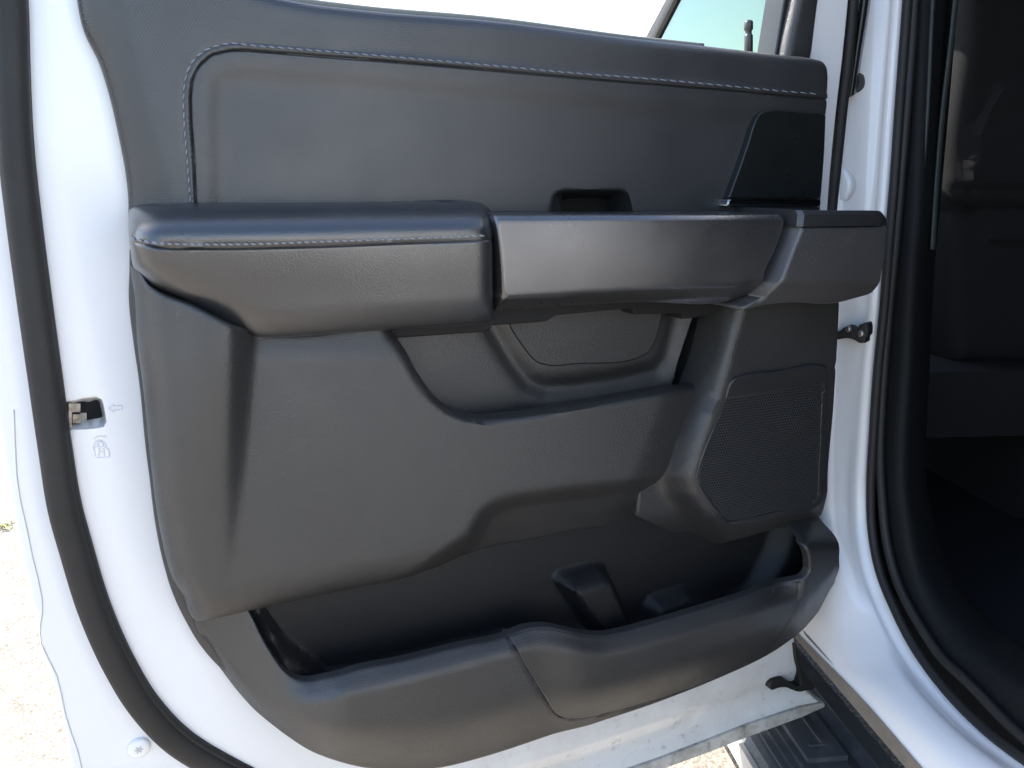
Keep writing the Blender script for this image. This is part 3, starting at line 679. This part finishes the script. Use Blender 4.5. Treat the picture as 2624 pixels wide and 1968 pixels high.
# --- black insert and chrome strip at the hinge end
ins = [(1866, 508), (1895, 429), (1918, 362), (1934, 312), (1942, 297), (1952, 287), (1968, 283), (2040, 288), (2116, 293), (2111, 407), (2103, 506), (2000, 507)]
relief('trim_insert', [(x, y, .040) for x, y in ins], .0415, M['gloss'], door, R=.002, g=.01, step=.003, back=.02, sm=1, label='smooth black insert at the hinge end of the upper trim')
relief('chrome_strip', [(x, y, .044) for x, y in ((1866, 511), (1984, 510), (2103, 510), (2103, 530), (1984, 530), (1861, 530))], .046, M['chrome'], door, R=.0025, g=.006, step=.003, back=.02, sm=0)

# --- armrest
arm_top = [(329, 545), (340, 532), (357, 527), (452, 522), (700, 519), (1000, 518), (1207, 516), (1234, 520), (1252, 532), (1262, 548)]
arm_seam = [(330, 614), (345, 620), (362, 626), (407, 635), (497, 637), (723, 634), (1000, 624), (1252, 614), (1270, 613)]
arm_bot = [(341, 686), (362, 708), (389, 740), (497, 792), (565, 824), (619, 849), (655, 864), (687, 867), (800, 861), (900, 854), (1000, 847), (1150, 838), (1261, 829)]
stitch_a = [(332, 608), (362, 617), (407, 623), (497, 626), (723, 623), (800, 620), (1026, 612), (1258, 603)]
def arm_h(p):
    x, y = p[:, 0], p[:, 1]
    t = np.clip((y - y_on(arm_top, x)) / 95., 0, 1)
    d = .040 + .078 * np.sqrt(np.maximum(0, 1 - (1 - t) ** 2))
    d = d - .016 * ss(600, 850, y)
    yb = y_on(arm_bot, x); d = d - .024 * (1 - np.sqrt(np.maximum(0, 1 - np.clip(1 - (yb - y) / 80., 0, 1) ** 2)))
    xl = x_on([(329, 545), (330, 614), (341, 686), (380, 730), (480, 790)], y)
    d = d - .038 * (1 - np.sqrt(np.maximum(0, 1 - np.clip(1 - (x - xl) / 85., 0, 1) ** 2)))
    d = d - .010 * (1 - np.sqrt(np.maximum(0, 1 - np.clip(1 - (1263 - x) / 40., 0, 1) ** 2)))
    s = y - y_on(arm_seam, x); d = np.maximum(d, .040)
    d = d - .0028 * np.exp(-(s / 3.2) ** 2) + .0014 * np.exp(-((s + 6) / 4) ** 2) - .0012 * np.exp(-((s + 13) / 3) ** 2) + .001 * ss(-12, -30, s)
    return d
arm_o = [(x, y, .042) for x, y in arm_top] + [(1262, 556, 0), (1263, 568, 0), (1263, 585, 0), (1263, 610, 0), (1264, 645, 0), (1264, 680, .10), (1264, 740, 0), (1264, 790, 0), (1263, 829, .080)] + [(x, y, .078) for x, y in arm_bot[::-1][1:-3]] + [(389, 740, .072), (362, 708, .070), (341, 686, .066), (334, 640, .066), (331, 600, .064)]
arm = relief('armrest', arm_o, arm_h, M['leather'], door, R=.005, g=.005, step=.004, back=.015, sm=2,
       extra=[(arm_seam, (-.010, -.008, -.006, -.004, -.0025, -.0012, 0, .0012, .0025, .004, .006))], label='padded black leather armrest')
stitches('stitching', stitch_a, arm_h, M['thread'], door, 19.5, lift=.0011, r=.0012, tilt=3.5, label='grey stitching along the armrest')
# dark underside behind armrest and handle
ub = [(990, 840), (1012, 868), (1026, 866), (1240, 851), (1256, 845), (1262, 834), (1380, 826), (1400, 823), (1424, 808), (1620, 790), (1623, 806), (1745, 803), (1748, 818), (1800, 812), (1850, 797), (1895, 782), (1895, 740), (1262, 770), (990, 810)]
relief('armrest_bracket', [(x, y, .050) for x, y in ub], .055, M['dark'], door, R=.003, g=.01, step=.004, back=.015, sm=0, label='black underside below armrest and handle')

# --- satin pull handle
han_top = [(1261, 549), (1624, 551), (2008, 551)]; han_bot = [(1266, 797), (1624, 773), (1895, 763), (1930, 752)]
def han_d(x): return .112 + .034 * ss(1261, 2100, x)
def han_h(p):
    x, y = p[:, 0], p[:, 1]
    d = han_d(x)
    t = np.clip((y - 549) / 15., 0, 1); d = d - .006 * (1 - t)
    d = d - .0045 * ((y - 640) / 100.) ** 2
    yb = y_on(han_bot, x); d = d - .024 * np.clip(1 - (yb - y) / 34., 0, 1) ** 1.3
    return d
han_o = [(1261, 549, .098), (1624, 549, .108), (1999, 549, .120), (2008, 557, .124), (2006, 583, .134), (1985, 642, .136), (1958, 701, .134), (1938, 737, .128), (1922, 753, .120), (1895, 763, .110), (1624, 775, .098), (1266, 797, .084)]
han = relief('pull_handle', han_o, han_h, M['satin'], door, R=.003, g=.006, step=.004, back=.035, sm=1, extra=[([(1262, 564), (2010, 564)], (-.0015, 0, .0015)), ([(1262, 763), (1624, 739), (1895, 729), (1935, 716)], (-.003, 0, .003))], label='satin grey pull handle with scuffs')

# --- switch pod at the hinge end
cap_o = [(1856, 540, .060), (1877, 524, .060), (1990, 521, .08), (2103, 521, .10), (2140, 525, .12), (2252, 534, .150), (2266, 541, .158), (2273, 558, .160), (2273, 579, .160), (2150, 580, .160), (2044, 581, .160), (2020, 579, .150), (2008, 576, .142), (2008, 556, .130), (1930, 549, .10)]
def box_front(p):
    x = p[:, 0]; return .164 - .052 * ss(2046, 1990, x)
cp = MB()
cf = [(2006, 552, .126), (2044, 546, .156), (2062, 543, .163), (2240, 541, .163), (2262, 543, .161), (2272, 552, .155), (2274, 564, .155)]
lo_ = [(2006, 577, .126), (2042, 581, .156), (2060, 581, .163), (2240, 579, .163), (2262, 579, .161), (2272, 579, .155), (2274, 579, .150)]
Pt = spline(on_door([q[:2] for q in cf], [q[2] for q in cf]), False); Pl = spline(on_door([q[:2] for q in lo_], [q[2] for q in lo_]), False)
zt = float(Pt[:, 2].mean()) + .004; zl = Pl[:, 2].copy()
nP = len(Pt)
zr = float(Pt[int(nP * .6), 2]); Pr = Pt.copy(); Pr[:, 2] = zt + np.minimum(0, Pt[:, 2] - zr) * (np.arange(nP) > nP * .6)                                   # top edge, flat
Pc = Pt.copy(); Pc[:, 2] = Pr[:, 2] - .005; Pr2 = Pr.copy(); Pr2[:, 1] += .005; Pr2[:, 0] += np.where(np.arange(nP) > nP * .8, -.004, 0)
Pb = Pl.copy(); Pb[:, 0] = Pt[:, 0]; Pb[:, 1] = Pt[:, 1]; 
Bk = Pr2.copy(); Bk[:, 1] = -.030
# inner tray hole
def inner(P, off): 
    Q = P.copy(); c0 = P[:, 0].min(); c1 = P[:, 0].max(); Q[:, 0] = c0 + .02 + (P[:, 0] - c0) / (c1 - c0) * (c1 - c0 - .035); Q[:, 1] = Q[:, 1] + .012; return Q
In = inner(Pr2, 0); In2 = In.copy(); In2[:, 2] -= .010
InB = In.copy(); InB[:, 1] = -.045; InB2 = InB.copy(); InB2[:, 2] -= .010
rows = [Pb, Pc, Pr2, In, In2, InB2, InB, Bk]
V = np.vstack(rows); F = []
for r_ in range(len(rows) - 1):
    for k in range(nP - 1): F.append((r_ * nP + k, r_ * nP + k + 1, (r_ + 1) * nP + k + 1, (r_ + 1) * nP + k))
for a_ in (0, nP - 1):                                        # close the ends of the rim and of the tray
    F.append((3 * nP + a_, 4 * nP + a_, 5 * nP + a_, 6 * nP + a_)); F.append((2 * nP + a_, 3 * nP + a_, 6 * nP + a_, 7 * nP + a_))
off = len(V); Bkb = Bk.copy(); Bkb[:, 2] = zl; V = np.vstack([V, Bkb[[0, -1]]])
for j, a_ in enumerate((0, nP - 1)): F.append((a_, nP + a_, 2 * nP + a_, 7 * nP + a_, off + j))
capo = put('switch_bezel', V, F, M['smooth'], door, label='smooth black tray bezel on top of the end pod'); sharpen(capo, 35)

pod_c = [(2044, 583), (2033, 613), (1999, 699), (1981, 731), (1949, 763), (1900, 782)]
def pod_h(p):
    x, y = p[:, 0], p[:, 1]
    xc = x_on(pod_c, y); d = .163 - .045 * ss(8, -62, x - xc) 
    d = d - .030 * ss(712, 790, y) 
    return d
pod_o = [(2004, 580, .128), (2044, 582, .160), (2274, 580, .160), (2271, 600, .158), (2268, 654, .158), (2257, 708, .156), (2243, 740, .150), (2230, 754, .145), (2190, 765, .138), (2148, 776, .132), (2031, 776, .130), (1976, 780, .122), (1900, 795, .100), (1885, 785, .095), (1920, 757, .110), (1944, 737, .122), (1962, 701, .128), (1990, 642, .130)]
relief('end_pod', pod_o, pod_h, M['scuffed'], door, R=.004, g=.006, step=.004, back=.02, sm=1, extra=[(pod_c[:5], (-.008, -.004, 0, .004, .008))], label='scuffed dark end pod beside the pull handle')

# --- speaker column
spk_o = [(1846, 780, .060), (1990, 765, .085), (2151, 768, .088), (2146, 871, .088), (2135, 1052, .088), (2121, 1233, .088), (2112, 1300, .088), (2106, 1320, .088), (2092, 1328, .088), (2013, 1349, .088), (1940, 1369, .088), (1873, 1388, .088), (1840, 1393, .086), (1800, 1390, .082), (1760, 1383, .078), (1701, 1358, .068), (1627, 1322, .055), (1640, 1240, .05), (1720, 1100, .05), (1770, 1000, .05), (1789, 973, .052)]
spk_c = [(1910, 780), (1884, 871), (1855, 984), (1805, 1120), (1778, 1215), (1790, 1262), (1850, 1345), (1900, 1420)]
BEZ = [(1859, 1007), (1870, 978), (1880, 967), (1891, 962), (2000, 946), (2103, 932), (2117, 936), (2123, 950), (2122, 990), (2110, 1269), (2104, 1292), (2090, 1304), (1990, 1327), (1895, 1346), (1875, 1347), (1862, 1341), (1785, 1246), (1779, 1228), (1782, 1210)]
def spk_h(p):
    x, y = p[:, 0], p[:, 1]
    xc = x_on(spk_c, y); d = .094 - .050 * ss(4, -105, x - xc)
    d = d - .022 * ss(1300, 1400, y - .0 * x) * ss(1500, 1700, x) - .02 * ss(1290, 1390, y + (x - 1940) * .22)
    return d
relief('speaker_housing', spk_o, spk_h, M['plastic'], door, R=.004, g=.007, step=.005, back=.018, sm=1, extra=[(spk_c, (-.01, -.005, 0, .005)), (BEZ + BEZ[:1], (-.004, -.0028, -.0015, 0, .0015, .0028, .004))], label='dark grey speaker column at the hinge end')
def bez_h(p): return spk_h(p) + .0045
def shrink(poly, k):
    P = np.array(poly, float); c = P.mean(0); return [tuple(c + (q - c) * k) for q in P]
GRI = [(1859, 1027), (1866, 1022), (1877, 1020), (1990, 1003), (2094, 987), (2103, 990), (2104, 999), (2092, 1269), (2090, 1278), (2083, 1284), (1980, 1311), (1876, 1334), (1866, 1334), (1859, 1328), (1793, 1236), (1791, 1226), (1794, 1206)]
def bezel_h(p): 
    d = .0990 + .0 * p[:, 0]; k = poly_sd(p, GRI); d = d - .0085 * ss(4, -3, k) 
    top = y_on([(1859, 1023), (2104, 987)], p[:, 0]); return d - .004 * ss(top - 50, top - 5, p[:, 1]) * (k > 0)
relief('speaker_bezel', [(x, y, .093) for x, y in shrink(BEZ, .985)], bezel_h, M['smooth'], door, R=.003, g=.006, step=.003, back=.07, sm=1, extra=[(GRI + GRI[:1], (-.003, -.0015, 0, .0015, .003))], label='smooth black frame round the speaker grille')
relief('speaker_grille', [(x, y, .0905) for x, y in GRI], .0942, M['grille'], door, R=.001, g=.01, step=.004, back=.07, sm=1, label='black perforated speaker grille')

# --- big lower trim panel with the upper pocket's lip
lip = [(1806, 972), (1798, 976), (1782, 983), (1704, 996), (1568, 1018), (1388, 1049), (1260, 1066), (1229, 1068), (1189, 1062), (1153, 1046), (1116, 1016), (1071, 955), (1021, 871), (994, 835)]
low_bot = [(470, 1530), (486, 1572), (493, 1584), (504, 1591), (520, 1592), (633, 1566), (723, 1546), (800, 1530), (900, 1510), (981, 1494), (1071, 1471), (1125, 1455), (1184, 1428), (1229, 1410), (1275, 1399), (1380, 1380), (1478, 1358), (1627, 1329)]
low_l = [(335, 690), (345, 760), (352, 880), (366, 990), (384, 1165), (400, 1300), (418, 1400), (440, 1480), (470, 1530)]
crease = [(1198, 1365), (1215, 1330), (1235, 1303), (1261, 1283), (1320, 1264), (1478, 1242), (1614, 1226), (1704, 1208), (1740, 1195)]
dark_area = crease + [(1780, 1190), (1760, 1500), (900, 1600), (960, 1530), (1080, 1450), (1150, 1400)]
def low_h(p):
    x, y = p[:, 0], p[:, 1]
    d = .080 + .006 * ss(800, 1700, x) - .010 * ss(930, 830, y) * (x > 640)
    # raised column on the left, its face turns to the right
    xa = x_on([(582, 850), (580, 1000), (574, 1200), (572, 1450)], y); xb = x_on([(668, 850), (655, 1000), (636, 1200), (600, 1450)], y)
    amp = .034 * ss(1520, 860, y)
    d = d + amp * (1 - ss(0, 1, (x - xa) / (xb - xa))) * 1.0
    d = d - amp * .8 * ss(xa - 20, xa - 200, x)
    # rounded left side
    xl = x_on(low_l, y); q = np.clip(1 - (x - xl) / 75., 0, 1); d = d - .050 * (1 - np.sqrt(np.maximum(0, 1 - q * q)))
    # tucked under face on the lower right
    sdv = poly_sd(p, dark_area); yb = y_on(low_bot, x)
    yc = y_on(crease, x)
    tuck = np.clip((y - yc) / np.maximum(yb - yc, 20), 0, 1)
    d = d - .055 * ss(8, -40, sdv) * (0.25 + .75 * tuck) 
    # rolled lower edge on the left
    q = np.clip(1 - (yb - y) / 75., 0, 1); d = d - .026 * (1 - np.sqrt(np.maximum(0, 1 - q * q))) * ss(1250, 950, x)
    # right end turns back towards the speaker column
    xr = x_on([(1798, 973), (1773, 1052), (1737, 1142), (1714, 1206), (1669, 1274), (1624, 1328)], y)
    q = np.clip(1 - (xr - x) / 95., 0, 1); d = d - .034 * q ** 2
    # lip leans in
    dl = line_dist(p, lip); d = d - .011 * np.clip(1 - dl / 19., 0, 1)
    return d
low_o = [(335, 680, .045), (341, 686, .05), (389, 735, .07), (497, 785, .09), (619, 840, .09), (700, 850, .08), (900, 838, .08), (985, 815, .078)] + [(x, y, .078) for x, y in lip[::-1]] + [(1800, 990, .06), (1773, 1052, .06), (1737, 1142, .06), (1714, 1206, .058), (1669, 1274, .05), (1627, 1329, .042)] + [(x, y, .048 if x > 1150 else .056) for x, y in low_bot[::-1][1:]] + [(x, y, .032) for x, y in low_l[::-1][1:]]
def low_back(pb, d):
    near = line_dist(pb, lip[1:-1]) < 14
    return np.where(near, d - .013, .02)
relief('lower_trim', low_o, low_h, M['plastic'], door, R=.005, g=.006, step=.004, back=low_back, sm=1,
       extra=[(lip, (-.010, -.008, -.006, -.004, -.0025, .0025, .004, .006, .008, .010)), (crease, (-.014, -.010, -.006, -.003, 0, .003, .006, .010, .014))], label='large dark grey lower trim panel with pocket cut into it')

# --- door bin: liner, front, insert
rim = [(620, 1540), (637, 1566), (678, 1647), (705, 1690), (723, 1714), (745, 1733), (770, 1744), (800, 1745), (835, 1738), (890, 1725), (1026, 1695), (1162, 1661), (1302, 1624), (1345, 1611), (1375, 1606), (1401, 1605), (1440, 1612), (1501, 1625), (1546, 1627), (1591, 1620), (1659, 1602), (1805, 1559), (1940, 1514), (2040, 1484), (2064, 1476), (2074, 1462), (2072, 1432), (2053, 1394), (2020, 1354), (2005, 1325), (1995, 1300)]
bin_out = [(497, 1575), (505, 1615), (529, 1661), (565, 1715), (610, 1774), (656, 1824), (723, 1878), (791, 1923), (859, 1950), (931, 1968), (1030, 1976), (1135, 1967), (1252, 1937), (1388, 1892), (1523, 1855), (1659, 1810), (1800, 1756), (1895, 1715), (1986, 1668), (2040, 1630), (2099, 1565), (2139, 1489), (2151, 1440), (2150, 1400), (2132, 1363), (2100, 1325), (2085, 1295)]
def bin_h(p):
    x, y = p[:, 0], p[:, 1]
    yr = y_on([(500, 1500), (637, 1700)] + [q for q in rim[6:25]] + [(2074, 1450), (2150, 1400)], x)
    d = .036 + .094 * ss(520, 900, x)
    t = y - yr
    d = d - .018 * ss(60, -5, t) * ss(690, 820, x) * ss(2075, 1990, x)
    yo = y_on([q for q in bin_out[2:22]], x)
    d = d - .040 * ss(yr * .5 + yo * .5, yo + 20, y) ** 1.3
    # hand scoop in the insert
    d = d + .010 * ss(1370, 1500, x - .18 * (y - 1700)) * ss(2050, 1900, x)
    d = d - .018 * ss(2060, 2170, x) - .060 * ss(1410, 1315, y) * (x > 1900) 
    return d
RIB1 = [(1436, 1496), (1446, 1482), (1534, 1460), (1556, 1466), (1650, 1700), (1590, 1720)]
RIB2 = [(1664, 1560), (1676, 1540), (1758, 1514), (1800, 1520), (1870, 1532), (1930, 1515), (1960, 1620), (1660, 1720)]
def lin_h(p):
    x, y = p[:, 0], p[:, 1]
    yr = y_on([(640, 1566), (780, 1741), (1000, 1700), (1302, 1622), (1660, 1600), (2050, 1480)], x)
    d = .024 + .010 * ss(1330, 1600, y) + .045 * ss(yr - 10, yr + 70, y)
    xl = x_on([(650, 1560), (720, 1650), (830, 1738)], y)
    d = d + .026 * ss(30, -14, x - xl)
    d = d + .040 * ss(12, -20, poly_sd(p, RIB1)) + .026 * ss(10, -20, poly_sd(p, RIB2))
    xr = x_on([(2012, 1356), (1990, 1420), (1940, 1500), (1900, 1540)], y); d = d + .03 * ss(-20, 25, x - xr)
    return np.maximum(.0228, np.minimum(d, bin_h(p) - .022))
lin_o = [(600, 1500), (640, 1600), (720, 1750), (800, 1800), (1000, 1780), (1400, 1720), (1800, 1660), (2060, 1540), (2085, 1430), (2060, 1330), (1980, 1320), (1700, 1300), (1300, 1360), (1000, 1450)]
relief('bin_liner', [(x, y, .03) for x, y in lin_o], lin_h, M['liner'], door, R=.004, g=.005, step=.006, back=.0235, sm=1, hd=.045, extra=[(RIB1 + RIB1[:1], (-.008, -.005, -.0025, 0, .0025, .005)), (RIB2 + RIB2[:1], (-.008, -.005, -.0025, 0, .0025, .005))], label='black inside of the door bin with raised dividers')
INS = [(1302, 1626), (1333, 1679), (1370, 1742), (1406, 1801), (1416, 1817), (1430, 1832), (1446, 1838), (1469, 1840), (1569, 1822), (1659, 1798), (1760, 1765), (1895, 1709), (1940, 1684), (1977, 1650), (2008, 1605), (2031, 1564), (2044, 1525), (2043, 1492)]
def bin_hg(p): return bin_h(p) - .004 * np.exp(-(line_dist(p, INS) / 3.2) ** 2)
def bdep(x): return float(.05 + .06 * ss(500, 900, np.array([x * 1.0]))[0])
bin_o = [(x, y, bdep(x) - .008) for x, y in rim] + [(x, y, (bdep(x) - .035) if x < 2090 else .10) for x, y in bin_out[::-1]]
def bin_back(pb, d):
    near = (line_dist(pb, rim) < 16)
    return np.where(near, d - .011, .002)
relief('bin_front', bin_o, bin_hg, M['plastic'], door, R=.0045, g=.006, step=.004, back=bin_back, sm=1, extra=[(INS, (-.003, -.0017, -.0008, 0, .0008, .0017, .003))], label='curved dark grey front wall of the door bin')
insr = [(1302, 1626), (1333, 1679), (1370, 1742), (1406, 1801), (1416, 1817), (1430, 1832), (1446, 1838), (1469, 1840), (1569, 1822), (1659, 1798), (1760, 1765), (1895, 1709), (1940, 1684), (1977, 1650), (2008, 1605), (2031, 1564), (2044, 1525), (2043, 1492), (2040, 1488), (1940, 1518), (1805, 1563), (1659, 1606), (1591, 1624), (1546, 1631), (1501, 1629), (1440, 1616), (1401, 1609), (1375, 1610), (1345, 1615)]
relief('bin_insert', [(x, y, float(bin_h(np.array([[x, y]], float))[0]) - .003) for x, y in insr], lambda p: bin_h(p) - .007 * np.maximum(0, 1 - line_dist(p, rim) / 9.) ** 2 + .0004, M['rubber_in'], door, R=.0014, g=.005, step=.003, back=lambda pb, d: d - .004, sm=1, label='embossed insert set into the front of the bin')

# --- lock knob behind the sill
kb = MB(); kp = on_door([(1918, 175), (1918, 92), (1918, 90), (1918, 87), (1918, 80), (1918, 76), (1918, 57), (1918, 53), (1918, 50.5)], -.008)
kb.tube(kp, np.array([.0062, .0062, .0058, .0046, .0046, .0064, .0064, .005, .002]), 16, flat_dir=(0, -1, 0))
kb.put('lock_knob', M['smooth'], door, label='slim black lock knob rising from the window sill')
